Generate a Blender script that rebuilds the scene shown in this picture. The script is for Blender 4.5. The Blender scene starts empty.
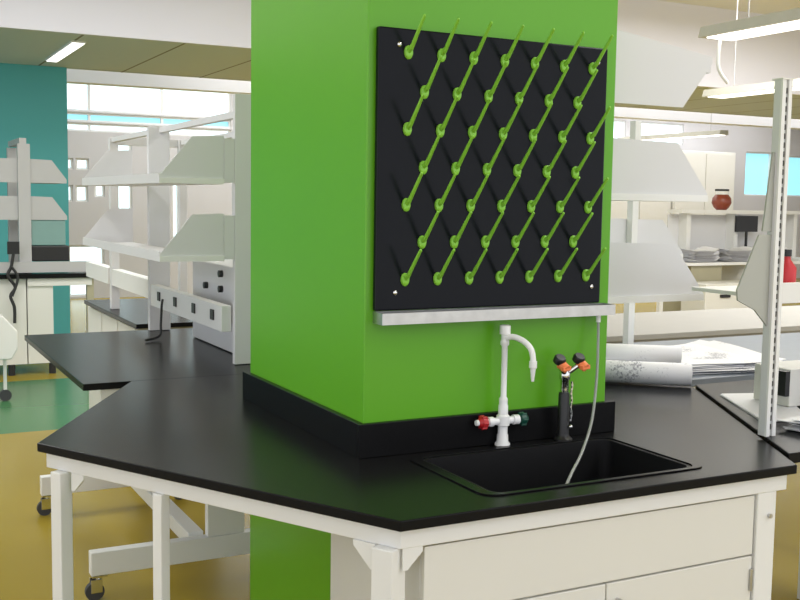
import bpy, bmesh, math, random
from mathutils import Vector, Matrix
random.seed(7)
SC = bpy.context.scene
COL = SC.collection
R = math.radians

# ------------------------------------------------------------------ camera
cd = bpy.data.cameras.new('camera'); cam = bpy.data.objects.new('camera', cd); COL.objects.link(cam)
SC.camera = cam
cd.sensor_width = 36.0; cd.lens = 1049.0 / 800.0 * 36.0; cd.clip_start = 0.05; cd.clip_end = 200
YAW, PIT, ROL = R(27.4213), R(5.3543), R(0.8749)
f = Vector((math.sin(YAW)*math.cos(PIT), math.cos(YAW)*math.cos(PIT), -math.sin(PIT)))
r0 = Vector((math.cos(YAW), -math.sin(YAW), 0)); u0 = r0.cross(f)
rr = r0*math.cos(ROL) + u0*math.sin(ROL); uu = -r0*math.sin(ROL) + u0*math.cos(ROL)
m = Matrix((rr, uu, -f)).transposed().to_4x4(); m.translation = (0, 0, 1.6)
cam.matrix_world = m

# ------------------------------------------------------------------ world, lights, exposure
w = bpy.data.worlds.new('world'); SC.world = w; w.use_nodes = True
bg = w.node_tree.nodes['Background']; bg.inputs[0].default_value = (0.93, 0.95, 1.0, 1); bg.inputs[1].default_value = 1.5
SC.view_settings.view_transform = 'Standard'; SC.view_settings.look = 'None'
SC.view_settings.gamma = 1; SC.view_settings.use_curve_mapping = False
SC.view_settings.exposure = 0.0

def area(name, loc, sx, sy, power, col=(1, 1, 1), target=None):
    l = bpy.data.lights.new(name, 'AREA'); l.shape = 'RECTANGLE'; l.size = sx; l.size_y = sy
    l.energy = power; l.color = col
    o = bpy.data.objects.new(name, l); COL.objects.link(o); o.location = loc
    if target: o.rotation_euler = (Vector(target) - Vector(loc)).to_track_quat('-Z', 'Y').to_euler()
    return o
area('fill_light_aisle', (3.6, 1.0, 3.7), 0.5, 4.0, 70, (1, .99, .97))  # added fill light over the aisle, no fitting belongs to it
area('fill_light_left', (-0.6, 4.5, 3.7), 0.5, 5.0, 70, (1, .99, .97))  # added fill for the left side, unseen and without a fitting
area('fill_light_right', (8.0, 5.5, 3.7), 4, 5.0, 430, (1, .99, .97))  # broad added fill that brightens the right side
area('fill_light_centre', (1.5, 7.2, 3.7), 4, 1.0, 90, (1, .99, .97))  # added to brighten the bulkhead face, not a real lamp
area('fill_light_hall', (11.0, 14.8, 3.8), 14, 3.5, 520, (1, .99, .98))  # added fill for the far hall, no such lamp there
area('fill_light_hall_left', (3.0, 14.8, 3.8), 4, 3.5, 60, (.95, .98, 1))  # weaker added fill for the left end of the hall

# ------------------------------------------------------------------ materials
def mat(name, col, rough=0.5, metal=0.0, var=0.0, scale=8.0, bump=0.0, spec=0.5, emit=None, es=0.0, trans=0.0, alpha=None, coat=0.0):
    m = bpy.data.materials.new(name); m.use_nodes = True
    nt = m.node_tree; b = nt.nodes['Principled BSDF']
    b.inputs['Base Color'].default_value = (*col, 1); b.inputs['Roughness'].default_value = rough
    b.inputs['Metallic'].default_value = metal; b.inputs['Specular IOR Level'].default_value = spec
    b.inputs['Coat Weight'].default_value = coat
    if trans: b.inputs['Transmission Weight'].default_value = trans
    if emit: b.inputs['Emission Color'].default_value = (*emit, 1); b.inputs['Emission Strength'].default_value = es
    tc = nt.nodes.new('ShaderNodeTexCoord')
    n = nt.nodes.new('ShaderNodeTexNoise'); n.inputs['Scale'].default_value = scale; n.inputs['Detail'].default_value = 4
    nt.links.new(tc.outputs['Object'], n.inputs['Vector'])
    mx = nt.nodes.new('ShaderNodeMixRGB'); mx.blend_type = 'MIX'
    k = 1 - var
    mx.inputs[1].default_value = (*[c*k for c in col], 1); mx.inputs[2].default_value = (*[min(1, c*(1+var)) for c in col], 1)
    nt.links.new(n.outputs['Fac'], mx.inputs[0]); nt.links.new(mx.outputs[0], b.inputs['Base Color'])
    if bump:
        bp = nt.nodes.new('ShaderNodeBump'); bp.inputs['Strength'].default_value = bump; bp.inputs['Distance'].default_value = 0.002
        nt.links.new(n.outputs['Fac'], bp.inputs['Height']); nt.links.new(bp.outputs[0], b.inputs['Normal'])
    return m

M = {}
M['green'] = mat('green_paint', (0.115, 0.395, 0.012), 0.30, var=.03, scale=3, spec=.4)
M['epoxy'] = mat('black_epoxy_resin', (0.008, 0.008, 0.0085), 0.26, var=.25, scale=60, spec=.11)
M['epoxy_dull'] = mat('black_resin_basin', (0.008, 0.008, 0.009), 0.5, var=.2, scale=40, spec=.3)
M['board'] = mat('black_pegboard', (0.005, 0.006, 0.009), 0.2, var=.2, scale=12, spec=.14)
M['peg'] = mat('green_peg_plastic', (0.24, 0.58, 0.05), 0.35, var=.05)
M['cream'] = mat('cream_enamel', (0.74, 0.73, 0.68), 0.42, var=.02, scale=4)
M['frame'] = mat('white_steel', (0.80, 0.80, 0.78), 0.4, var=.02, scale=4)
M['shelfw'] = mat('pale_shelf_metal', (0.68, 0.68, 0.69), 0.45, var=.02, scale=4)
M['dullteal'] = mat('dull_teal_plastic', (0.20, 0.34, 0.32), 0.5, var=.05)
M['rack'] = mat('grey_rack_metal', (0.46, 0.46, 0.46), 0.5, var=.03)
M['brown'] = mat('red_brown_glass', (0.27, 0.06, 0.035), 0.3, var=.25, scale=20)
M['bracket'] = mat('grey_bracket_metal', (0.42, 0.43, 0.39), 0.5, var=.03)
M['blue'] = mat('pale_blue_plastic', (0.35, 0.5, 0.7), 0.3, var=.1)
M['steel'] = mat('brushed_steel', (0.55, 0.55, 0.54), 0.32, 1.0, var=.2, scale=30)
M['chrome'] = mat('chrome', (0.7, 0.7, 0.7), 0.15, 1.0, var=.05)
M['white'] = mat('white_plastic', (0.85, 0.85, 0.85), 0.3, var=.01)
M['red'] = mat('red_plastic', (0.5, 0.015, 0.02), 0.35, var=.1)
M['dgreen'] = mat('dark_green_plastic', (0.004, 0.07, 0.045), 0.35, var=.1)
M['orange'] = mat('orange_plastic', (0.9, 0.24, 0.08), 0.4, var=.1)
M['black'] = mat('black_plastic', (0.012, 0.012, 0.013), 0.4, var=.1)
M['rubber'] = mat('grey_rubber', (0.05, 0.05, 0.055), 0.6, var=.1)
M['teal'] = mat('teal_paint', (0.085, 0.44, 0.46), 0.5, var=.05, scale=1)
M['wall'] = mat('beige_wall_paint', (0.58, 0.57, 0.58), 0.7, var=.03, scale=1)
M['ceil'] = mat('white_ceiling', (0.84, 0.85, 0.90), 0.8, var=.02, scale=1)
M['bulk'] = mat('pale_grey_bulkhead', (0.75, 0.75, 0.84), 0.7, var=.02, scale=1)
M['greytop'] = mat('light_grey_laminate', (0.36, 0.35, 0.33), 0.7, var=.04)
M['slate'] = mat('dark_worktop_sky_reflection', (0.16, 0.185, 0.23), 0.35, var=.15, scale=20)  # dark top, bluish sky reflection put into the base colour
M['beige'] = mat('olive_beige_cabinet', (0.40, 0.37, 0.25), 0.5, var=.05)
M['hose'] = mat('translucent_hose', (0.5, 0.52, 0.50), 0.25, var=.02, trans=.5)
M['lamp'] = mat('lamp_diffuser', (1, 1, 1), 0.5, emit=(1, .98, .95), es=2.5)
M['fixture'] = mat('olive_grey_fixture', (0.52, 0.51, 0.44), 0.5, var=.03)
M['sky'] = mat('window_daylight', (0.6, 0.8, 0.85), 0.2, emit=(0.80, 0.95, 1.0), es=1.25)
M['skyc'] = mat('cyan_window_daylight', (0.3, 0.6, 0.7), 0.2, emit=(0.30, 0.72, 0.85), es=1.0)
M['cable'] = mat('dark_cable', (0.02, 0.02, 0.02), 0.5)

def paper_mat(name, dens, scale):
    m = mat(name, (0.83, 0.83, 0.86), 0.6, var=.02)
    nt = m.node_tree; b = nt.nodes['Principled BSDF']
    tc = nt.nodes.new('ShaderNodeTexCoord')
    n1 = nt.nodes.new('ShaderNodeTexNoise'); n1.inputs['Scale'].default_value = scale; n1.inputs['Detail'].default_value = 6; n1.inputs['Roughness'].default_value = .75
    n2 = nt.nodes.new('ShaderNodeTexNoise'); n2.inputs['Scale'].default_value = 7
    nt.links.new(tc.outputs['Object'], n1.inputs['Vector']); nt.links.new(tc.outputs['Object'], n2.inputs['Vector'])
    mul = nt.nodes.new('ShaderNodeMath'); mul.operation = 'MULTIPLY'
    nt.links.new(n1.outputs['Fac'], mul.inputs[0]); nt.links.new(n2.outputs['Fac'], mul.inputs[1])
    cr = nt.nodes.new('ShaderNodeValToRGB'); cr.color_ramp.elements[0].position = dens; cr.color_ramp.elements[1].position = dens + .05
    cr.color_ramp.elements[0].color = (0.83, 0.83, 0.86, 1); cr.color_ramp.elements[1].color = (0.36, 0.36, 0.42, 1)
    nt.links.new(mul.outputs[0], cr.inputs[0]); nt.links.new(cr.outputs[0], b.inputs['Base Color'])
    return m
M['paper'] = paper_mat('printed_drawing_paper', .305, 85)
M['sheet'] = paper_mat('plain_paper', .40, 60)

def floor_mat():
    m = mat('glossy_yellow_floor', (0.34, 0.25, 0.03), 0.25, spec=.2, var=.06, scale=1.2)
    nt = m.node_tree; b = nt.nodes['Principled BSDF']
    src = b.inputs['Base Color'].links[0].from_socket
    tc = nt.nodes.new('ShaderNodeTexCoord'); sp = nt.nodes.new('ShaderNodeSeparateXYZ'); nt.links.new(tc.outputs['Object'], sp.inputs[0])
    def cmp(out, op, v):
        k = nt.nodes.new('ShaderNodeMath'); k.operation = op; nt.links.new(out, k.inputs[0]); k.inputs[1].default_value = v; return k.outputs[0]
    def mul(a, c):
        k = nt.nodes.new('ShaderNodeMath'); k.operation = 'MULTIPLY'; nt.links.new(a, k.inputs[0]); nt.links.new(c, k.inputs[1]); return k.outputs[0]
    g = mul(mul(cmp(sp.outputs['Y'], 'GREATER_THAN', 7.4), cmp(sp.outputs['Y'], 'LESS_THAN', 9.5)), cmp(sp.outputs['X'], 'LESS_THAN', 3.6))
    mx = nt.nodes.new('ShaderNodeMixRGB'); nt.links.new(g, mx.inputs[0]); nt.links.new(src, mx.inputs[1]); mx.inputs[2].default_value = (0.06, 0.19, 0.075, 1)
    nt.links.new(mx.outputs[0], b.inputs['Base Color'])
    return m
M['floor'] = floor_mat()
def tile_mat():
    m = mat('olive_ceiling_tiles', (0.36, 0.35, 0.27), 0.75, var=.02)
    nt = m.node_tree; b = nt.nodes['Principled BSDF']
    tc = nt.nodes.new('ShaderNodeTexCoord'); br = nt.nodes.new('ShaderNodeTexBrick'); br.offset = 0
    br.inputs['Color1'].default_value = (0.62, 0.68, 0.72, 1); br.inputs['Color2'].default_value = (0.60, 0.66, 0.70, 1); br.inputs['Mortar'].default_value = (0.2, 0.19, 0.15, 1)
    br.inputs['Scale'].default_value = 1; br.inputs['Mortar Size'].default_value = .012; br.inputs['Brick Width'].default_value = .9; br.inputs['Row Height'].default_value = 3.0
    nt.links.new(tc.outputs['Object'], br.inputs['Vector']); nt.links.new(br.outputs[0], b.inputs['Base Color'])
    return m
M['tiles'] = tile_mat()

# ------------------------------------------------------------------ mesh helpers
class MB:
    def __init__(s): s.bm = bmesh.new()
    def box(s, x0, x1, y0, y1, z0, z1):
        return s.prism([(x0, y0), (x1, y0), (x1, y1), (x0, y1)], z0, z1)
    def prism(s, pts, z0, z1, hole=None):
        """polygon in plan extruded z0..z1, optional list of hole polygons"""
        bm = bmesh.new(); loops = [pts] + (hole or [])
        for z in (z0, z1):
            es = []
            for lp in loops:
                vs = [bm.verts.new((p[0], p[1], z)) for p in lp]
                es += [bm.edges.new((vs[i], vs[(i+1) % len(vs)])) for i in range(len(vs))]
            if len(loops) == 1:
                bm.faces.new([e.verts[0] for e in es])
            else:
                bmesh.ops.triangle_fill(bm, use_beauty=True, edges=es)
        bm.verts.ensure_lookup_table()
        n = sum(len(l) for l in loops); base = 0
        for lp in loops:
            k = len(lp)
            for i in range(k):
                a, b = base+i, base+(i+1) % k
                bm.faces.new((bm.verts[a], bm.verts[b], bm.verts[n+b], bm.verts[n+a]))
            base += k
        bmesh.ops.recalc_face_normals(bm, faces=bm.faces)
        return s._merge(bm)
    def xz(s, pts, y0, y1):
        """polygon in the x-z plane extruded along y"""
        bm = bmesh.new()
        a = [bm.verts.new((p[0], y0, p[1])) for p in pts]; b = [bm.verts.new((p[0], y1, p[1])) for p in pts]
        bm.faces.new(a); bm.faces.new(b); k = len(pts)
        for i in range(k): bm.faces.new((a[i], a[(i+1) % k], b[(i+1) % k], b[i]))
        bmesh.ops.recalc_face_normals(bm, faces=bm.faces)
        return s._merge(bm)
    def _merge(s, bm, mtx=None):
        if mtx: bmesh.ops.transform(bm, matrix=mtx, verts=bm.verts)
        me = bpy.data.meshes.new('t'); bm.to_mesh(me); bm.free(); s.bm.from_mesh(me); bpy.data.meshes.remove(me)
        return s
    def obox(s, c, size, rz=0, rx=0, ry=0):
        bm = bmesh.new(); bmesh.ops.create_cube(bm, size=1)
        mt = Matrix.Translation(c) @ Matrix.Rotation(rz, 4, 'Z') @ Matrix.Rotation(ry, 4, 'Y') @ Matrix.Rotation(rx, 4, 'X') @ Matrix.Diagonal((*size, 1))
        return s._merge(bm, mt)
    def cyl(s, a, b, ra, rb=None, seg=20):
        a, b = Vector(a), Vector(b); rb = ra if rb is None else rb
        bm = bmesh.new(); bmesh.ops.create_cone(bm, cap_ends=True, segments=seg, radius1=ra, radius2=rb, depth=(b-a).length)
        mt = Matrix.Translation((a+b)/2) @ (b-a).to_track_quat('Z', 'Y').to_matrix().to_4x4()
        return s._merge(bm, mt)
    def ball(s, c, r, sc=(1, 1, 1)):
        bm = bmesh.new(); bmesh.ops.create_uvsphere(bm, u_segments=20, v_segments=12, radius=r)
        return s._merge(bm, Matrix.Translation(c) @ Matrix.Diagonal((*sc, 1)))
    def lathe(s, prof, c=(0, 0, 0), seg=28, mtx=None):
        bm = bmesh.new(); rings = []
        for r, z in prof:
            rings.append([bm.verts.new((c[0]+r*math.cos(2*math.pi*i/seg), c[1]+r*math.sin(2*math.pi*i/seg), c[2]+z)) for i in range(seg)])
        for a, b in zip(rings, rings[1:]):
            for i in range(seg): bm.faces.new((a[i], a[(i+1) % seg], b[(i+1) % seg], b[i]))
        bm.faces.new(rings[0]); bm.faces.new(rings[-1]); bmesh.ops.recalc_face_normals(bm, faces=bm.faces)
        return s._merge(bm, mtx)
    def tube(s, pts, rad, seg=12, smooth=6, radii=None):
        P = [Vector(p) for p in pts]
        Q = []; n = len(P)
        for i in range(n-1):
            p0, p1, p2, p3 = P[max(i-1, 0)], P[i], P[i+1], P[min(i+2, n-1)]
            for k in range(smooth):
                t = k/smooth
                Q.append(0.5*((2*p1)+(-p0+p2)*t+(2*p0-5*p1+4*p2-p3)*t*t+(-p0+3*p1-3*p2+p3)*t**3))
        Q.append(P[-1])
        bm = bmesh.new(); rings = []; up = Vector((0.31, 0.52, 0.79)).normalized()
        for i, q in enumerate(Q):
            t = (Q[min(i+1, len(Q)-1)]-Q[max(i-1, 0)]).normalized()
            a = t.cross(up).normalized(); up = a.cross(t).normalized(); b = up
            rings.append([bm.verts.new(q + (a*math.cos(2*math.pi*k/seg)+b*math.sin(2*math.pi*k/seg))*rad) for k in range(seg)])
        for a, b in zip(rings, rings[1:]):
            for k in range(seg): bm.faces.new((a[k], a[(k+1) % seg], b[(k+1) % seg], b[k]))
        bm.faces.new(rings[0]); bm.faces.new(rings[-1]); bmesh.ops.recalc_face_normals(bm, faces=bm.faces)
        return s._merge(bm)
    def build(s, name, material, parent=None, bevel=0, smooth=False):
        me = bpy.data.meshes.new(name); s.bm.to_mesh(me); s.bm.free()
        me.materials.append(M[material])
        if smooth:
            for p in me.polygons: p.use_smooth = True
            me.set_sharp_from_angle(angle=R(40))
        o = bpy.data.objects.new(name, me); COL.objects.link(o)
        if parent: o.parent = parent; o.matrix_parent_inverse = parent.matrix_world.inverted()
        if bevel:
            b = o.modifiers.new('bevel', 'BEVEL'); b.width = bevel; b.segments = 2; b.limit_method = 'ANGLE'; b.angle_limit = R(40)
        return o

def tag(o, label=None, cat=None, group=None, kind=None):
    if label: o['label'] = label
    if cat: o['category'] = cat
    if group: o['group'] = group
    if kind: o['kind'] = kind
    return o
def empty(name, loc, label, cat, group=None):
    o = bpy.data.objects.new(name, None); COL.objects.link(o); o.location = loc; o.empty_display_size = .05
    o.matrix_world = Matrix.Translation(loc)
    return tag(o, label, cat, group)
def struct(o): o['kind'] = 'structure'; return o
def copy_tree(o, parent=None, delta=None):
    c = o.copy(); COL.objects.link(c)
    if parent: c.parent = parent
    for ch in list(o.children): copy_tree(ch, c)
    return c

# ================================================================== SETTING
struct(MB().box(-6, 24, -5, 17.2, -0.1, 0).build('floor', 'floor'))
struct(MB().box(-6, 24, -1.0, 17.2, 3.9, 4.0).build('ceiling', 'ceil'))
struct(MB().box(-6, 2.09, 12.0, 12.2, 0, 3.0).build('wall_left', 'teal'))
# dropped soffit that crosses the hall
struct(MB().box(-6, 24, 9.45, 12.1, 3.0, 3.02).build('trim_1', 'tiles'))
struct(MB().box(-6, 24, 9.40, 9.45, 2.99, 3.9).build('trim_2', 'bulk'))
# far wall with openings (Y = 17)
def wall_with_holes(name, x0, x1, z0, z1, holes, y0, y1, m):
    bm = MB()
    bm2 = MB(); bm2.prism([(x0, z0), (x1, z0), (x1, z1), (x0, z1)], y0, y1, hole=[[(a, c), (b, c), (b, d), (a, d)] for a, b, c, d in holes])
    for v in bm2.bm.verts: v.co = Vector((v.co.x, v.co.z, v.co.y))
    bmesh.ops.recalc_face_normals(bm2.bm, faces=bm2.bm.faces)
    return struct(bm2.build(name, m))
H_ = [(1.0, 5.6, 2.93, 3.45), (5.8, 11.4, 2.93, 3.45), (1.0, 5.6, 2.62, 2.75), (13.55, 13.92, 2.81, 3.3), (14.25, 15.45, 2.87, 3.3),
      (2.94, 3.04, 2.02, 2.2), (3.08, 3.28, 2.02, 2.2), (2.94, 3.03, 1.52, 1.78), (3.07, 3.26, 1.52, 1.78), (3.36, 3.52, 1.6, 1.8),
      (2.95, 3.50, .52, .84), (2.95, 3.30, .03, .40), (3.69, 3.95, 1.4, 2.56), (4.6, 4.72, .9, 1.9),  # floor-level entry is an added glowing pane for a bright patch
      (1.0, 5.6, 2.77, 2.91), (4.78, 5.05, 2.05, 2.55), (5.4, 6.1, 2.1, 2.55), (17.25, 18.05, 1.85, 2.8), (18.5, 19.6, 1.85, 2.75)]
wall_with_holes('wall_far', -6, 24, 0, 3.9, H_, 17.0, 17.2, 'wall')
for i, (a, b, c, d) in enumerate(H_):
    root = struct(MB().box(a, b, 17.12, 17.14, c, d).build('window_%d' % (i+1), 'skyc' if (i >= 14) else 'sky'))
    fr = MB()
    t = .03
    fr.box(a, a+t, 17.03, 17.10, c+t, d-t); fr.box(b-t, b, 17.03, 17.10, c+t, d-t); fr.box(a, b, 17.03, 17.10, c, c+t); fr.box(a, b, 17.03, 17.10, d-t, d)
    if b-a > 1.5:
        k = int((b-a)/1.1)
        for j in range(1, k): xx = a+(b-a)*j/k; fr.box(xx-.02, xx+.02, 17.03, 17.10, c+t, d-t)
    fr.build('window_frame', 'frame', root)
struct(MB().box(23.9, 24.0, 3, 17.2, 0, 3.9).build('wall_right', 'wall'))
# beams of the far hall
struct(MB().box(-6, 24, 14.0, 14.25, 3.06, 3.34).build('trim_3', 'ceil'))
struct(MB().box(-6, 24, 15.6, 15.9, 3.6, 3.9).build('trim_4', 'bulk'))

# ================================================================== PILLAR
tag(MB().box(1.202, 2.020, 2.521, 3.44, 0, 3.9).build('pillar', 'green', bevel=.004), 'bright green square pillar rising through the black worktop', 'pillar')

# ================================================================== COUNTER
def rrect(x0, x1, y0, y1, r, n=5):
    out = []
    for cx, cy, a0 in ((x1-r, y1-r, 0), (x0+r, y1-r, 90), (x0+r, y0+r, 180), (x1-r, y0+r, 270)):
        for i in range(n+1):
            a = R(a0+90*i/n); out.append((cx+r*math.cos(a), cy+r*math.sin(a)))
    return out
P_F, P_R, P_RR, P_BR, P_BL, P_LL = (1.03, 1.967), (2.235, 1.967), (2.835, 3.01), (2.335, 3.94), (0.905, 3.94), (0.433, 3.035)
SX0, SX1, SY0, SY1 = 1.325, 1.965, 2.055, 2.44
ct = empty('island_worktop', (1.63, 2.9, .885), 'black six-sided resin worktop around the green pillar', 'worktop')
MB().prism([P_F, P_R, P_RR, P_BR, P_BL, P_LL], .885, .91,
           hole=[rrect(SX0, SX1, SY0, SY1, .035), [(1.200, 2.519), (2.028, 2.519), (2.028, 3.442), (1.200, 3.442)]]).build('worktop_slab', 'epoxy', ct, bevel=.003)
MB().box(1.181, 2.045, 2.501, 2.520, .91, 1.003).build('backsplash', 'epoxy', ct, bevel=.002)
MB().box(1.181, 1.201, 2.520, 3.46, .91, 1.003).build('backsplash', 'epoxy', ct, bevel=.002)
# raised rim + basin
sk = empty('sink', (1.645, 2.25, .66), 'black drop-in resin sink set in the worktop below the peg board', 'sink')
o_ = rrect(SX0-.028, SX1+.028, SY0-.012, SY1+.024, .045); i_ = rrect(SX0+.001, SX1-.001, SY0+.001, SY1-.001, .035)
MB().prism(o_, .9105, .914, hole=[i_]).build('sink_rim', 'epoxy', sk, bevel=.001)
b = MB(); b.prism(rrect(SX0+.002, SX1-.002, SY0+.002, SY1-.002, .034), .66, .9104, hole=[rrect(SX0+.012, SX1-.012, SY0+.012, SY1-.012, .03)])
b.prism(rrect(SX0+.002, SX1-.002, SY0+.002, SY1-.002, .034), .645, .6599); b.build('basin', 'epoxy_dull', sk)
MB().lathe([(.045, .660), (.045, .664), (.03, .664), (.028, .661)], (1.645, 2.26, 0)).build('drain', 'steel', sk, smooth=True)

# support frame
def inset_seg(a, b, d):
    a, b = Vector(a), Vector(b); t = (b-a).normalized(); n = Vector((-t.y, t.x))
    return a+n*d, b+n*d, t, n
fr = empty('support_frame', (1.63, 2.5, 0), 'cream steel leg frame carrying the black six-sided worktop', 'frame')
ring = [P_F, P_R, P_RR, P_BR, P_BL, P_LL]
def offset_poly(pts, d):
    out = []
    n = len(pts)
    for i in range(n):
        p0, p1, p2 = Vector(pts[i-1]), Vector(pts[i]), Vector(pts[(i+1) % n])
        t1 = (p1-p0).normalized(); t2 = (p2-p1).normalized()
        n1 = Vector((-t1.y, t1.x)); n2 = Vector((-t2.y, t2.x))
        bis = (n1+n2).normalized(); out.append(tuple(p1+bis*(d/bis.dot(n1))))
    return out
O1 = offset_poly(ring, .022); O2 = offset_poly(ring, .052)
MB().prism(O1, .838, .885, hole=[O2]).build('apron', 'frame', fr, bevel=.002)
dl = (Vector(P_LL)-Vector(P_F)).normalized(); al = math.atan2(dl.y, dl.x)
dr = (Vector(P_RR)-Vector(P_R)).normalized(); ar = math.atan2(dr.y, dr.x)
LEGP = []
O3 = offset_poly(ring, .045)
def leg(x, y, s, rz, z1=.838): return MB().obox((x, y, z1/2), (s, s, z1), rz).build('leg', 'frame', fr, bevel=.003)
leg(1.030, 2.022, .056, al)
leg(2.157, 2.027, .068, 0)
leg(.488, 2.975, .042, al)
leg(O3[2][0]-.02, O3[2][1], .05, ar)
leg(.683, 2.647, .032, al)
# gusset plates at the front and left corners
def tri(px, py, ang, s=.07):
    bm = MB(); bm.xz([(0, 0), (s, 0), (s, -.012), (.012, -s), (0, -s)], -.003, .003)
    bmesh.ops.transform(bm.bm, matrix=Matrix.Translation((px, py, .838)) @ Matrix.Rotation(ang, 4, 'Z'), verts=bm.bm.verts)
    bm.build('gusset_plate', 'frame', fr)
tri(1.050, 1.994, 0, .05)
tri(1.010, 2.046, al, .06)
tri(.512, 2.945, al+math.pi, .05)

# cabinet below the sink
cb = empty('sink_cabinet', (1.61, 2.25, 0), 'cream metal base cabinet under the sink side of the worktop', 'cabinet')
CX0, CX1, CY0, CY1 = 1.108, 2.119, 2.0, 2.517
CX0 = 1.108
b = MB(); t = .012
b.box(CX0, CX0+t, CY0+.019, CY1, 0, .834); b.box(CX1-t, CX1, CY0+.019, CY1, 0, .834); b.box(CX0+t, CX1-t, CY1-t, CY1, 0, .834)
b.box(CX0+t, CX1-t, CY0+.03, CY1-t, .09, .102); b.box(CX0+t, CX1-t, CY0+.05, CY0+.062, 0, .09)
b.box(CX0+t, CX1-t, CY0+.019, CY0+.03, .655, .675)
b.build('cabinet_body', 'cream', cb)
MB().box(CX0+.001, CX1-.001, CY0, CY0+.018, .669, .831).build('false_drawer_front', 'cream', cb, bevel=.002)
d1 = MB().box(CX0+.001, 1.6245, CY0, CY0+.018, .095, .664).build('door', 'cream', cb, bevel=.002)
d2 = MB().box(1.6285, CX1-.001, CY0, CY0+.018, .095, .664).build('door', 'cream', cb, bevel=.002)
for d, xk, xh in ((d1, 1.60, CX0+.006), (d2, 1.66, CX1-.006)):
    tag(MB().tube([(xk, CY0, .53), (xk, CY0-.028, .535), (xk, CY0-.028, .615), (xk, CY0, .62)], .004).build('handle', 'steel', d, smooth=True), 'steel wire handle')
    for zz in (.60, .16):
        MB().cyl((xh, CY0-.004, zz-.03), (xh, CY0-.004, zz+.03), .004).build('hinge', 'steel', d, smooth=True)
tag(MB().cyl((2.165, 1.993, .772), (2.165, 1.984, .772), .006).build('lock_button', 'steel', fr), 'small steel button on the front right leg')

# ================================================================== PEG BOARD
pb = empty('drying_peg_board', (1.6, 2.52, 1.308), 'square black drying board with rows of green pegs on the pillar', 'drying rack')
BX0, BX1, BZ0, BZ1, BY = 1.224, 1.971, 1.308, 2.055, 2.500
MB().box(BX0, BX1, BY, 2.520, BZ0, BZ1).build('board_panel', 'board', pb, bevel=.004)
first = None
for row in range(7):
    n = 7 if row % 2 == 0 else 6
    for k in range(n):
        x = 1.310 + .1007*k + (.0503 if n == 6 else 0); z = 1.993 - .1003*row
        if first is None:
            p = MB()
            # oval collar
            p.lathe([(.0145, 0), (.0145, .005), (.012, .008), (.006, .009)], (0, 0, 0), mtx=Matrix.Rotation(R(90), 4, 'X') @ Matrix.Diagonal((.85, 1.25, 1, 1)))
            p.cyl((0, 0, 0), (0, -.022, .014), .0075, .006)
            p.cyl((0, -.018, .008), (0, -.088, .083), .0058, .0040, 12)
            p.ball((0, -.088, .083), .0038)
            first = p.build('peg', 'peg', pb, smooth=True)
            q = first
        else:
            q = first.copy(); COL.objects.link(q)
        q.parent = pb; q.matrix_parent_inverse = Matrix.Identity(4)
        q.location = Vector((x, BY, z)) - Vector(pb.location)
for x, z in ((1.283, 2.012), (1.935, 2.012), (1.281, 1.356), (1.937, 1.357)):
    MB().lathe([(.006, 0), (.006, .003), (.003, .005)], mtx=Matrix.Translation((x, BY, z)) @ Matrix.Rotation(R(90), 4, 'X')).build('screw', 'chrome', pb, smooth=True)
# drip trough
tr = empty('drip_trough', (1.6, 2.49, 1.27), 'stainless steel drip trough under the black peg board', 'trough')
b = MB(); x0, x1 = 1.226, 2.000; y0, y1 = 2.462, 2.520
b.box(x0, x1, y0, y0+.002, 1.274, 1.305); b.box(x0, x1, y1-.002, y1, 1.274, 1.305); b.box(x0, x1, y0+.002, y1-.002, 1.274, 1.276)
b.box(x0, x0+.002, y0+.002, y1-.002, 1.276, 1.305); b.box(x1-.002, x1, y0+.002, y1-.002, 1.276, 1.305)
b.build('trough_body', 'steel', tr)
MB().cyl((1.956, 2.485, 1.252), (1.956, 2.485, 1.2735), .007).build('drain_spout', 'white', tr, smooth=True)
hz = MB().tube([(1.956, 2.485, 1.251), (1.950, 2.475, 1.18), (1.925, 2.445, 1.087), (1.862, 2.38, .984), (1.735, 2.255, .932), (1.62, 2.15, .905), (1.56, 2.10, .87), (1.55, 2.10, .80)], .0042, 12, 8)
tag(hz.build('drain_hose', 'hose', smooth=True), 'thin translucent hose hanging from the trough into the sink', 'hose')

# ================================================================== FAUCET
fx, fy = 1.622, 2.478
fa = empty('faucet', (fx, fy, .91), 'white gooseneck lab tap with red and green handles', 'tap')
b = MB(); b.lathe([(.022, 0), (.022, .006), (.017, .012), (.016, .03), (.014, .034), (.014, .055), (.019, .058), (.019, .085), (.014, .09), (.014, .115), (.012, .118), (.0125, .128), (.0125, .135), (.0085, .14), (.0085, .285), (.0125, .29), (.0125, .30), (.0105, .302), (.0105, .318), (.0155, .32), (.0155, .344), (.010, .346)], (fx, fy, .912))
b.build('tap_body', 'white', fa, smooth=True)
z0 = .912+.071
b = MB(); b.cyl((fx-.055, fy, z0), (fx+.052, fy, z0), .0105); b.cyl((fx-.05, fy, z0), (fx-.034, fy, z0), .014); b.cyl((fx+.034, fy, z0), (fx+.052, fy, z0), .014)
b.build('cross_pipe', 'white', fa, smooth=True)
for s, mm, lb in ((-1, 'red', 'red handle'), (1, 'dgreen', 'dark green handle')):
    b = MB(); xa = fx+s*.054
    b.lathe([(.010, 0), (.017, .003), (.018, .018), (.014, .022), (.010, .028)], mtx=Matrix.Translation((xa, fy, z0)) @ Matrix.Rotation(R(90*s), 4, 'Y'))
    for k in range(6):
        a = k*math.pi/3; b.cyl((xa+s*.005, fy+.017*math.cos(a), z0+.017*math.sin(a)), (xa+s*.020, fy+.017*math.cos(a), z0+.017*math.sin(a)), .004, seg=8)
    h = tag(b.build('handle', mm, fa, smooth=True), lb)
    if s < 0: MB().cyl((xa-.026, fy, z0), (xa-.036, fy, z0), .009, .008).build('handle_cap', 'white', h, smooth=True)
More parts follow.
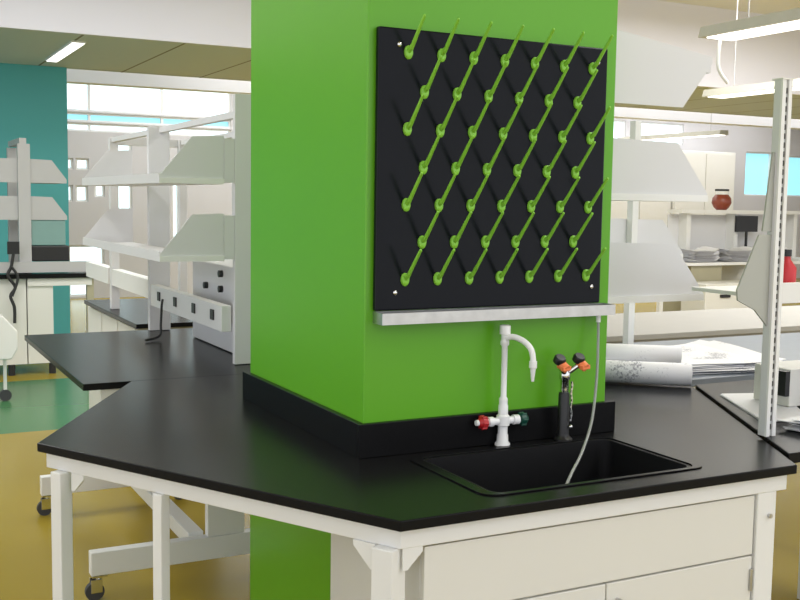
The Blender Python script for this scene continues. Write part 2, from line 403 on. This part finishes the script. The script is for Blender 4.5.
zt = 1.222
MB().tube([(fx, fy-.008, zt), (fx+.012, fy-.028, zt+.004), (fx+.026, fy-.058, zt-.006), (fx+.034, fy-.082, zt-.026), (fx+.036, fy-.09, zt-.055), (fx+.036, fy-.09, zt-.07)], .0085, 14, 6).build('gooseneck_spout', 'white', fa, smooth=True)
MB().lathe([(.011, .035), (.011, .016), (.008, .014), (.0065, 0), (.004, -.022)], (fx+.036, fy-.09, zt-.092)).build('nozzle', 'white', fa, smooth=True)

# gas turret
gx, gy = 1.822, 2.462
ga = empty('gas_turret', (gx, gy, .91), 'black and chrome twin gas valve with orange handles behind the sink', 'valve')
MB().lathe([(.028, 0), (.028, .005), (.019, .012), (.017, .02), (.0165, .135), (.014, .142)], (gx, gy, .912)).build('turret_column', 'black', ga, smooth=True)
b = MB(); b.lathe([(.012, 0), (.013, .01), (.013, .035), (.016, .04), (.016, .062), (.010, .070)], (gx, gy, 1.054))
b.build('valve_body', 'chrome', ga, smooth=True)
for s in (-1, 1):
    ex = gx + s*.034
    a = MB(); a.cyl((gx, gy-.004, 1.108), (ex, gy-.02, 1.135), .008); n = a.build('valve_arm', 'chrome', ga, smooth=True)
    h = MB(); h.lathe([(.010, 0), (.017, .004), (.018, .018), (.014, .024)], mtx=Matrix.Translation((ex, gy-.012, 1.143)) @ Matrix.Rotation(R(35), 4, 'X'))
    tag(h.build('valve_knob', 'black', ga, smooth=True), 'black round knob')
    h = MB(); h.cyl((ex+.004, gy-.018, 1.142), (ex+.012, gy-.040, 1.128), .015, .013); h.obox((ex+.011, gy-.036, 1.130), (.036, .012, .012), rz=.3)
    tag(h.build('valve_handle', 'orange', ga, bevel=.001, smooth=True), 'orange handle')
b = MB()
for k in range(18):
    b.obox((gx+.010+.0015*math.sin(k), gy-.022, 1.085-.0065*k), (.006 if k % 2 else .003, .003 if k % 2 else .006, .006))
b.ball((gx+.010, gy-.022, .955), .006); b.build('bead_chain', 'chrome', ga)

# ================================================================== PAPERS ON THE COUNTER
def roll(name, a, b_, r, label, core=True):
    a, b_ = Vector(a), Vector(b_); d = (b_-a).normalized()
    L = (b_-a).length
    seg = 40; turns = 3
    bm = bmesh.new(); prev = None
    for s_ in range(int(seg*turns)+1):
        th = 2*math.pi*s_/seg; rad = r*(0.55+0.45*s_/(seg*turns))
        x, y = rad*math.cos(th), rad*math.sin(th)
        v = [bm.verts.new((x, y, -L/2+.004*math.sin(th*.7))), bm.verts.new((x, y, L/2+.006*math.sin(th*.5)))]
        if prev: bm.faces.new((prev[0], prev[1], v[1], v[0]))
        prev = v
    mb = MB(); mb._merge(bm, Matrix.Translation((a+b_)/2) @ d.to_track_quat('Z', 'Y').to_matrix().to_4x4())
    o = mb.build(name, 'paper', smooth=True)
    so = o.modifiers.new('thick', 'SOLIDIFY'); so.thickness = .0012
    return tag(o, label, 'paper roll')
roll('drawing_roll', (2.42, 3.345, .959), (2.815, 3.008, .959), .045, 'lower rolled paper drawing lying nearest on the black worktop, densely printed')
roll('drawing_roll', (2.62, 3.50, .998), (2.97, 3.24, .998), .036, 'upper paper roll lying on the loose drawings behind the nearest roll')
def sheaf(name, pts, z, n, th, label, m='sheet', cat='papers', jit=.012, curl=.0):
    b = MB()
    for k in range(n):
        dx, dy = random.uniform(-jit, jit), random.uniform(-jit, jit)
        b.prism([(x+dx, y+dy) for x, y in pts], z+k*th*1.05, z+k*th*1.05+th)
    return tag(b.build(name, m), label, cat)

# bench C : dark bench, sky reflection painted into its top, behind with sheaf of drawings
def bench(name, x0, x1, y0, y1, z, topm, label, legs=True, th=.03, panel=False, cat='bench'):
    t = empty(name, ((x0+x1)/2, (y0+y1)/2, 0), label, cat)
    MB().box(x0, x1, y0, y1, z-th, z).build('worktop', topm, t, bevel=.002)
    b = MB(); b.box(x0+.03, x1-.03, y0+.02, y0+.045, z-th-.05, z-th); b.box(x0+.03, x1-.03, y1-.045, y1-.02, z-th-.05, z-th)
    b.box(x0+.03, x0+.055, y0+.045, y1-.045, z-th-.05, z-th); b.box(x1-.055, x1-.03, y0+.045, y1-.045, z-th-.05, z-th)
    b.build('apron', 'frame' if topm == 'slate' else 'greytop', t)
    for lx in (x0+.9, x1-.06):
        for ly in (y0+.05, y1-.05):
            MB().box(lx-.025, lx+.025, ly-.025, ly+.025, 0, z-th-.05).build('leg', 'frame', t)
    if panel: MB().box(x0+.09, x1-.09, y0+.03, y0+.045, .12, z-th-.05).build('modesty_panel', 'greytop', t)
    return t
bench('dark_bench', 2.93, 4.9, 3.14, 4.12, .91, 'slate', 'dark topped bench with painted-in sky reflection and pale apron behind the drawing rolls')
bench('grey_bench', 2.93, 7.0, 4.42, 5.35, .90, 'greytop', 'light grey bench behind the dark topped bench', cat='bench')
def sheetpile(name, c, sx, sy, rz, n, z, label, curl=.02, m='sheet'):
    b = MB()
    for k in range(n):
        bm = bmesh.new(); bmesh.ops.create_grid(bm, x_segments=10, y_segments=8, size=.5)
        a = rz+random.uniform(-.12, .12)
        ph = random.uniform(0, 6)
        for v in bm.verts:
            ex = max(0, abs(v.co.x)-.3)*5; 
            v.co.z = curl*ex*ex*(.6+.4*math.sin(ph+v.co.y*3))*(1 if v.co.x > 0 else .5)/ (1) + .0008
        mt = Matrix.Translation((c[0]+random.uniform(-.02, .02), c[1]+random.uniform(-.02, .02), z+k*.006)) @ Matrix.Rotation(a, 4, 'Z') @ Matrix.Diagonal((sx, sy, 1, 1))
        b._merge(bm, mt)
    o = b.build(name, m, smooth=False)
    s = o.modifiers.new('thick', 'SOLIDIFY'); s.thickness = .002; s.offset = 1
    return tag(o, label, 'papers')
sheetpile('drawing_sheaf', (3.10, 3.50, 0), .88, .54, -.14, 7, .912, 'loose pile of large white drawings spread on the dark bench', curl=.022, m='paper')

# bench 2 : right table touching the island
b2 = empty('right_table', (3.2, 2.3, 0), 'black topped table meeting the right end of the island worktop', 'table')
k = (P_RR[0]-P_R[0])/(P_RR[1]-P_R[1])
ex = lambda y: P_R[0]+k*(y-P_R[1])+.006
MB().prism([(ex(2.04), 2.04), (3.5, 2.04), (3.5, 3.0), (ex(3.0), 3.0)], .890, .920).build('tabletop', 'epoxy', b2, bevel=.002)
for lx, ly in ((3.42, 2.12), (3.42, 2.93), (3.42, 2.52)):
    MB().box(lx-.025, lx+.025, ly-.025, ly+.025, 0, .890).build('leg', 'frame', b2)
sheaf('white_sheets', [(2.535, 2.37), (2.76, 2.79), (2.98, 2.72), (2.72, 2.36)], .9205, 5, .0012, 'flat white sheets on the right table left of the slotted post', jit=.006)
sheetpile('curled_sheets', (2.66, 2.22, 0), .26, .17, .25, 6, .9205, 'crumpled white papers lying right of the slotted post', curl=.02)
bx = empty('white_file_box', (2.87, 2.56, .928), 'white file box with black clip at the right edge on the right table', 'box')
MB().box(2.785, 3.0, 2.50, 2.66, .928, 1.055).build('box_body', 'cream', bx, bevel=.003)
MB().box(2.764, 2.784, 2.50, 2.60, .965, 1.05).build('clip', 'black', bx)

# slotted upright post
po = empty('slotted_post', (2.408, 2.24, .9205), 'tall pale slotted upright post at the right edge of the island worktop', 'post')
pz0, pz1 = .9205, 1.968
MB().box(2.3835, 2.422, 2.226, 2.252, pz0, pz1).build('post_channel', 'shelfw', po, bevel=.0015)
b = MB(); b.box(2.3835, 2.397, 2.219, 2.2258, pz0, pz1); b.box(2.4085, 2.422, 2.219, 2.2258, pz0, pz1); b.build('slot_rail', 'frame', po)
b = MB()
zz = pz0+.02
while zz < pz1-.03:
    b.box(2.399, 2.407, 2.2235, 2.2258, zz, zz+.016); zz += .026
b.build('slot_row', 'black', po)
MB().box(2.381, 2.4245, 2.217, 2.260, pz1, pz1+.004).build('post_cap', 'frame', po)

# ================================================================== SHELF BUILDERS
def shelf(label, xp, xt, y0, y1, z0, h=.19, group=None, drop=False, m='shelfw'):
    """cantilever shelf from post side x=xp to tip x=xt, from y0 (near) to y1"""
    t = empty('wall_shelf' if False else 'cantilever_shelf', ((xp+xt)/2, y0, z0), label, 'shelf', group)
    s = 1 if xt > xp else -1; D = abs(xt-xp)
    if drop:   # inverted panel, slope on the underside
        prof = [(xp, z0), (xp+s*(D-.12), z0), (xt, z0+.15), (xt, z0+.17), (xp, z0+.23)]
        MB().box(min(xp, xt), max(xp, xt), y0+.006, y1-.006, z0+.12, z0+.14).build('tray', m, t)
    else:
        prof = [(xp, z0), (xt, z0), (xt, z0+.028), (xt-s*.135, z0+h), (xp, z0+h+.006)]
        b = MB(); b.box(min(xp, xt), max(xp, xt), y0+.006, y1-.006, z0, z0+.012)
        lx = (xt-.006, xt) if s > 0 else (xt, xt+.006)
        b.box(lx[0], lx[1], y0+.006, y1-.006, z0+.012, z0+.04); b.build('tray', m, t)
    MB().xz(prof, y0, y0+.005).build('end_panel', m, t)
    MB().xz(prof, y1-.005, y1).build('end_panel', m, t)
    lip = MB(); lip.box(min(xp, xt), max(xp, xt), y0-.006, y0-.0005, z0-.0, z0+.022)
    if not drop: lip.build('end_lip', 'frame', t)
    return t
shelf('upper pale shelf with tapered end panel left of the pillar', 1.3445, 1.077, 4.175, 5.78, 1.66, .19)
shelf('lower pale shelf with tapered end panel left of the pillar', 1.3445, 1.077, 4.175, 5.78, 1.345, .19)
shelf('middle tapered white shelf right of the pillar', 2.105, 2.53, 2.66, 3.1, 1.615)
shelf('lowest tapered white shelf right of the pillar, above the drawing rolls', 2.105, 2.53, 2.66, 3.1, 1.285)
shelf('topmost white shelf right of the pillar with underside sloping inwards', 2.105, 2.53, 2.66, 3.1, 1.92, drop=True)
fr2 = empty('twin_upright_stand', (2.08, 2.9, .912), 'narrow pale upright stand close beside the right face of the pillar, carrying three white shelves', 'stand')
for y in (2.68, 3.05): MB().box(2.056, 2.1045, y, y+.045, .912, 2.15).build('upright', 'frame', fr2)
MB().box(2.06, 2.1, 2.725, 3.05, 2.10, 2.14).build('top_rail', 'frame', fr2)
for z in (1.285, 1.615, 1.92): MB().box(2.08, 2.1045, 2.725, 3.05, z, z+.03).build('side_rail', 'frame', fr2)
shelf('grey tapered shelf seen further back between the white shelves', 3.10, 3.66, 4.001, 4.18, 1.34, m='shelfw')
fr3 = empty('shelf_upright', (3.33, 4.0, .912), 'slim white upright standing on the dark bench', 'post')
MB().box(3.30, 3.335, 3.96, 4.0, .912, 2.0).build('upright', 'frame', fr3)
bb = empty('small_blue_bottle', (3.24, 4.09, 1.353), 'small pale blue bottle on the grey shelf at the pillar edge', 'bottle')
MB().lathe([(.024, 0), (.026, .01), (.026, .055), (.012, .07), (.011, .08)], (3.265, 4.09, 1.3525)).build('bottle_body', 'blue', bb, smooth=True)
MB().cyl((3.265, 4.09, 1.433), (3.265, 4.09, 1.447), .013).build('cap', 'white', bb, smooth=True)
# panels carried by the slotted post
def post_panel(pts, y, label, m='shelfw'):
    return tag(MB().xz(pts, y, y+.006).build('bracket_panel', m), label, 'bracket')
post_panel([(2.383, 1.53), (2.348, 1.53), (2.374, 1.76), (2.383, 1.76)], 2.235, 'upper grey tapered bracket panel fixed to the slotted post', 'bracket')
post_panel([(2.383, 1.25), (2.33, 1.30), (2.262, 1.33), (2.258, 1.36), (2.335, 1.52), (2.383, 1.52)], 2.235, 'lower grey tapered bracket panel fixed to the slotted post', 'bracket')
rs = empty('right_shelf', (2.8, 2.3, 1.31), 'white shelf end cut off by the right edge beside the slotted post', 'shelf')
MB().box(2.4235, 3.2, 2.232, 2.60, 1.325, 1.337).build('tray', 'frame', rs); MB().box(2.4235, 3.2, 2.220, 2.2315, 1.318, 1.378).build('front_lip', 'frame', rs)
bt = empty('red_bottle', (2.585, 2.36, 1.337), 'dark red bottle with black cap on the right shelf', 'bottle')
MB().lathe([(.03, 0), (.032, .01), (.032, .075), (.014, .10), (.013, .11)], (2.585, 2.36, 1.338)).build('bottle_body', 'red', bt, smooth=True)
MB().cyl((2.585, 2.36, 1.4485), (2.585, 2.36, 1.47), .016).build('cap', 'black', bt, smooth=True)

# ================================================================== LEFT SPINE + BENCH
sp = empty('shelving_frame', (1.63, 4.8, .91), 'tall pale two-sided shelving frame behind the pillar', 'frame')
for x, wd, y, d, zt in ((1.39, .16, 4.17, .03, 2.03), (1.77, .10, 4.17, .03, 2.03), (1.345, .11, 5.42, .035, 1.965), (1.80, .08, 5.42, .035, 1.965), (1.39, .05, 6.55, .05, 1.965), (1.82, .05, 6.55, .05, 1.965)):
    MB().box(x, x+wd, y, y+d, .911, zt).build('upright', 'shelfw', sp, bevel=.002)
for x in (1.40, 1.83):
    MB().box(x, x+.03, 4.20, 5.42, 1.935, 1.962).build('top_rail', 'shelfw', sp)
    MB().box(x, x+.03, 5.455, 6.55, 1.935, 1.962).build('top_rail', 'shelfw', sp)
MB().box(1.55, 1.77, 4.17, 4.20, 1.95, 2.03).build('cross_rail', 'shelfw', sp)
MB().box(1.44, 1.82, 6.58, 6.62, 1.92, 1.965).build('cross_rail', 'shelfw', sp)
for z in (1.352, 1.667):
    MB().box(1.3455, 1.389, 4.172, 4.195, z, z+.18).build('shelf_bracket', 'shelfw', sp)
rw = empty('service_raceway', (1.38, 4.8, 1.08), 'pale service raceway with black outlets above the left bench', 'raceway')
MB().box(1.345, 1.388, 4.21, 5.40, 1.045, 1.155).build('channel', 'frame', rw, bevel=.003)
for y in (4.33, 4.61, 4.92, 5.22):
    MB().box(1.338, 1.3448, y-.022, y+.022, 1.085, 1.13).build('outlet', 'black', rw, bevel=.002)
bl = empty('left_bench', (1.3, 4.7, 0), 'black topped mobile bench continuing left behind the island worktop', 'bench')
MB().box(.73, 1.90, 3.945, 5.47, .883, .909).build('worktop', 'epoxy', bl, bevel=.002)
b = MB(); b.box(.80, 1.88, 3.965, 3.99, .83, .883); b.box(1.10, 1.125, 3.99, 5.425, .83, .883); b.box(1.855, 1.88, 3.99, 5.45, .83, .883); b.box(1.10, 1.88, 5.425, 5.45, .83, .883); b.build('apron', 'frame', bl)
def base(y, parent, x0=.785, x1=1.56):
    ft = MB().box(x0, x1, y-.025, y+.025, .105, .20).build('foot_beam', 'frame', parent, bevel=.003)
    MB().box(1.26, 1.42, y-.02, y+.02, .2005, .83).build('column_plate', 'frame', parent, bevel=.003)
    for x in (x0+.035, x1-.05):
        ca = MB(); ca.obox((x, y, .10), (.06, .045, .008)); ca.cyl((x, y, .055), (x, y, .10), .012); ca.obox((x-.012, y-.016, .06), (.045, .003, .055)); ca.obox((x-.012, y+.016, .06), (.045, .003, .055))
        h = tag(ca.build('caster_fork', 'chrome', ft, bevel=.001), 'chrome caster fork')
        wl = MB(); wl.cyl((x-.018, y-.0125, .037), (x-.018, y+.0125, .037), .037, seg=24); wl.build('caster_wheel', 'rubber', ft, smooth=True)
for y in (4.15, 5.40): base(y, bl)
MB().box(1.19, 1.255, 4.176, 5.374, .15, .215).build('stretcher_beam', 'frame', bl, bevel=.003)
# further bench
tag(MB().box(1.345, 1.90, 5.72, 7.2, .885, .91).build('far_worktop', 'epoxy', bevel=.002), 'narrow black worktop further back under the tall shelving frame', 'worktop')
fb = empty('drawer_unit', (1.6, 6.5, 0), 'pale drawer unit under the far narrow worktop', 'cabinet')
MB().box(1.40, 1.88, 5.9, 7.3, .08, .884).build('cabinet_body', 'beige', fb)
MB().box(1.44, 1.84, 5.94, 7.26, 0, .08).build('plinth', 'black', fb)
for k in range(3): MB().box(1.385, 1.399, 5.92+k*.46, 6.36+k*.46, .12, .86).build('drawer_front', 'cream', fb)
rw2 = empty('far_raceway', (1.45, 6.4, 1.0), 'bare pale raceway over the far narrow worktop', 'raceway')
MB().box(1.39, 1.45, 5.53, 6.54, 1.06, 1.16).build('channel', 'frame', rw2)
MB().box(1.39, 1.45, 6.65, 7.35, 1.06, 1.16).build('channel', 'frame', rw2)
# instruments seen behind the raceway (cream casework with dials)
ins = empty('control_box', (1.62, 4.7, .911), 'pale grey control box with black knobs behind the raceway', 'instrument')
MB().box(1.48, 1.78, 4.45, 5.1, .912, 1.30).build('housing', 'shelfw', ins, bevel=.006)
for y, z in ((4.62, 1.26), (4.85, 1.19), (4.62, 1.19)):
    MB().cyl((1.48, y, z), (1.462, y, z), .016).build('knob', 'black', ins, smooth=True)
tag(MB().tube([(1.335, 5.12, 1.10), (1.325, 5.1, 1.07), (1.31, 5.06, .99), (1.30, 5.05, .93), (1.22, 5.0, .918)], .006).build('power_cord', 'cable', smooth=True), 'short black power cord hanging from the raceway outlet', 'cord')

# ================================================================== LEFT BACKGROUND RACK (Y ~ 9.9)
lb = empty('distant_bench', (1.0, 9.9, 0), 'distant white bench with black top before the teal wall', 'bench')
MB().box(-1.0, 1.95, 9.75, 10.4, .87, .91).build('worktop', 'epoxy', lb)
for x0, x1 in ((1.34, 1.56), (.3, 1.33), (-.7, .29)):
    MB().box(x0, x1, 9.80, 10.35, .10, .87).build('cabinet', 'cream', lb)
MB().box(1.34, 1.90, 9.78, 9.80, .80, .868).build('apron', 'cream', lb)
MB().box(1.86, 1.92, 9.80, 9.86, 0, .87).build('leg', 'beige', lb)
for x in (1.2, 1.55):
    MB().cyl((x, 9.83, .0), (x, 9.83, .098), .03).build('foot', 'black', lb)
rk = empty('distant_rack', (1.3, 10.4, .91), 'distant white rack of uprights on the black bench by the teal wall', 'rack')
for y in (9.85, 10.55):
    MB().box(1.285, 1.39, y, y+.06, .912, 2.06 if y < 10 else 2.05).build('upright', 'rack', rk)
MB().box(1.30, 1.36, 9.85, 10.61, 2.0605, 2.11).build('top_rail', 'rack', rk)
MB().box(1.0, 1.95, 9.80, 9.848, .92, 1.015).build('raceway', 'rack', rk)
def dshelf(z0, label):
    t = empty('distant_shelf', (1.5, 9.9, z0), label, 'shelf', None)
    MB().xz([(1.392, z0), (1.704, z0), (1.704, z0+.035), (1.577, z0+.205), (1.392, z0+.21)], 9.87, 9.876).build('end_panel', 'rack', t)
    MB().box(1.392, 1.69, 9.877, 10.5, z0, z0+.015).build('tray', 'rack', t)
    MB().box(1.02, 1.284, 9.87, 9.876, z0, z0+.21).build('left_panel', 'rack', t)
dshelf(1.718, 'upper tapered white shelf on the distant rack before teal wall'); dshelf(1.388, 'lower tapered white shelf on the distant rack before teal wall')
tag(MB().box(1.393, 1.69, 9.88, 9.95, 1.16, 1.386).build('hanging_case', 'dullteal', bevel=.005), 'teal grey flat case hung under the lower distant shelf', 'case')
tag(MB().box(1.393, 1.72, 9.86, 10.2, 1.016, 1.155).build('black_case', 'black', bevel=.01), 'black case sitting on the distant raceway below the teal panel', 'case')
hc = empty('power_cord', (1.14, 9.74, 1.1), 'coiled black cord hanging at the distant white bench', 'cord')
MB().tube([(1.22, 9.735, 1.09), (1.20, 9.735, .98), (1.17, 9.735, .90), (1.23, 9.735, .80), (1.19, 9.735, .72), (1.22, 9.735, .62), (1.22, 9.735, .48)], .014).build('cable', 'cable', hc, smooth=True)
MB().tube([(1.20, 9.71, .98), (1.25, 9.71, .88), (1.20, 9.71, .72)], .012).build('cable_loop', 'cable', hc, smooth=True)
MB().box(1.17, 1.27, 9.72, 9.75, 1.09, 1.20).build('plug', 'black', hc)
cart = empty('white_cart', (.8, 8.6, 0), 'white rolling cart cut off by the left edge of the picture', 'cart')
MB().xz([(.5, .34), (1.04, .34), (1.085, .42), (1.085, .56), (.98, .68), (.5, .74)], 8.5, 8.9).build('cart_body', 'frame', cart, bevel=.01)
for x in (.56, 1.0):
    MB().box(x-.012, x+.012, 8.6, 8.624, .09, .34).build('cart_leg', 'frame', cart); MB().cyl((x, 8.59, .045), (x, 8.63, .045), .045).build('caster_wheel', 'rubber', cart)

# ================================================================== RIGHT BACKGROUND
fd = empty('far_desk', (10.9, 11.0, 0), 'far white desk with cabinets seen between shelves and slotted post', 'desk')
MB().box(9.4, 14.0, 10.7, 11.5, .80, .84).build('desktop', 'frame', fd)
for x in (9.5, 13.9): MB().box(x-.03, x+.03, 10.75, 10.81, 0, .80).build('leg', 'frame', fd)
for x0, x1, mm in ((10.0, 10.55, 'beige'), (11.0, 11.15, 'frame')):
    MB().box(x0, x1, 10.75, 11.4, .05, .80).build('pedestal', mm, fd)
oh = empty('desk_hutch', (10.9, 11.4, .84), 'white open hutch standing on the far desk', 'shelf')
for x in (10.4, 11.3, 12.5): MB().box(x, x+.07, 11.3, 11.48, .84, 1.50).build('upright', 'frame', oh)
MB().box(10.2, 12.6, 11.2, 11.49, 1.50, 1.55).build('shelf_board', 'frame', oh)
MB().box(10.2, 12.6, 11.47, 11.49, .86, 1.48).build('back_panel', 'shelfw', oh)
mo = empty('monitor', (11.5, 11.25, .84), 'dark screen under the white hutch on the far desk', 'monitor')
MB().box(11.28, 11.70, 11.24, 11.27, 1.24, 1.47).build('screen', 'black', mo); MB().cyl((11.5, 11.26, .855), (11.5, 11.26, 1.24), .02).build('stand', 'black', mo); MB().cyl((11.5, 11.26, .841), (11.5, 11.26, .855), .10).build('stand_base', 'black', mo)
fk = empty('round_flask', (11.0, 11.35, 1.55), 'round dark red flask with black cap on the far hutch', 'flask')
fkx = 11.08
MB().lathe([(.07, 0), (.11, .04), (.14, .10), (.13, .17), (.10, .21), (.09, .22)], (fkx, 11.35, 1.551)).build('flask_body', 'brown', fk, smooth=True)
MB().cyl((fkx, 11.35, 1.772), (fkx, 11.35, 1.82), .10).build('flask_neck', 'white', fk, smooth=True)
MB().cyl((fkx, 11.35, 1.821), (fkx, 11.35, 1.85), .10).build('cap', 'black', fk, smooth=True)
for i, (x, y, lb_) in enumerate(((10.25, 10.95, 'heaped white papers at the left of the far desk'), (10.9, 10.95, 'heaped white papers in the middle of the far desk'), (11.55, 10.95, 'heaped white papers at the right of the far desk'))):
    sheetpile('paper_heap', (x, y, 0), .52, .36, random.uniform(-.1, .1), 26, .842, lb_, curl=.05, m='sheet')
bn = empty('storage_cabinet', (10.3, 10.2, 0), 'low cream cabinet standing before the far desk', 'cabinet')
MB().box(9.7, 10.75, 10.15, 10.6, .08, .60).build('body', 'cream', bn, bevel=.01); MB().box(9.95, 10.12, 10.13, 10.15, .42, .46).build('handle', 'black', bn)
for x in (9.8, 10.62): MB().cyl((x, 10.25, 0), (x, 10.25, .08), .04).build('foot', 'black', bn)
# tall white casework along the far wall on the right
for k, (x0, x1, zt, lb_) in enumerate(((11.2, 12.9, 2.72, 'left tall cream casework against the far wall'), (12.95, 14.6, 2.72, 'middle tall cream casework against the far wall'), (14.65, 16.3, 2.72, 'right tall cream casework against the far wall'))):
    t = empty('tall_casework', ((x0+x1)/2, 16.6, 0), lb_, 'cabinet')
    MB().box(x0, x1, 16.35, 16.95, .0, zt).build('cabinet_body', 'cream', t, bevel=.01)
    for j in range(2):
        xa = x0+.03+j*(x1-x0-.03)/2; MB().box(xa, xa+(x1-x0)/2-.05, 16.33, 16.349, .1, zt-.05).build('door', 'cream', t)

# ================================================================== LIGHT FITTINGS
def pendant(x, y0, y1, z, label, w=.20, cab=True, name='pendant_light', ceil_z=3.9):
    t = empty(name, (x, (y0+y1)/2, z), label, 'light')
    MB().xz([(x-w/2, z), (x+w/2, z), (x+w/2-.02, z+.07), (x-w/2+.02, z+.07)], y0, y1).build('housing', 'fixture', t)
    MB().box(x-w/2+.03, x+w/2-.03, y0+.05, y1-.05, z-.008, z-.0005).build('diffuser', 'lamp', t)
    for y in (y0+.3, y1-.3): MB().cyl((x, y, z+.07), (x, y, ceil_z), .004, seg=8).build('suspension_wire', 'steel', t)
    return t
pendant(5.12, 2.6, 5.38, 2.71, 'nearest hanging linear light at the top right of the picture', w=.28)
pendant(7.75, 5.2, 8.14, 2.7, 'second hanging linear light below and behind the nearest one', w=.26)
pendant(12.1, 12.4, 14.9, 2.72, 'small distant hanging linear light in the far hall', w=.2)
tag(MB().tube([(5.10, 5.30, 2.69), (5.09, 5.30, 2.60), (5.10, 5.30, 2.50), (5.18, 5.30, 2.42)], .012).build('hanging_wire', 'white', smooth=True), 'short white wire dangling below the nearest hanging light', 'wire')
t = empty('ceiling_light', (1.83, 10.6, 2.99), 'white linear ceiling light in the soffit left of pillar', 'light')
MB().box(1.77, 1.90, 9.9, 11.4, 2.982, 2.9995).build('frame', 'frame', t); MB().box(1.785, 1.885, 9.92, 11.38, 2.975, 2.9819).build('diffuser', 'lamp', t)

for o in list(bpy.data.objects):
    if o.parent or 'label' not in o: continue
    n = o.name.split('.')[0]
    g = {'cantilever_shelf': 'pale cantilever shelves with tapered end panels', 'distant_shelf': 'tapered shelves on the distant rack', 'tall_casework': 'tall cream casework along the far wall',
         'paper_heap': 'paper heaps on the far desk', 'drawing_roll': 'rolled drawings by the pillar', 'pendant_light': 'hanging linear lights', 'bracket_panel': 'bracket panels on the slotted post'}.get(n)
    if g: o['group'] = g
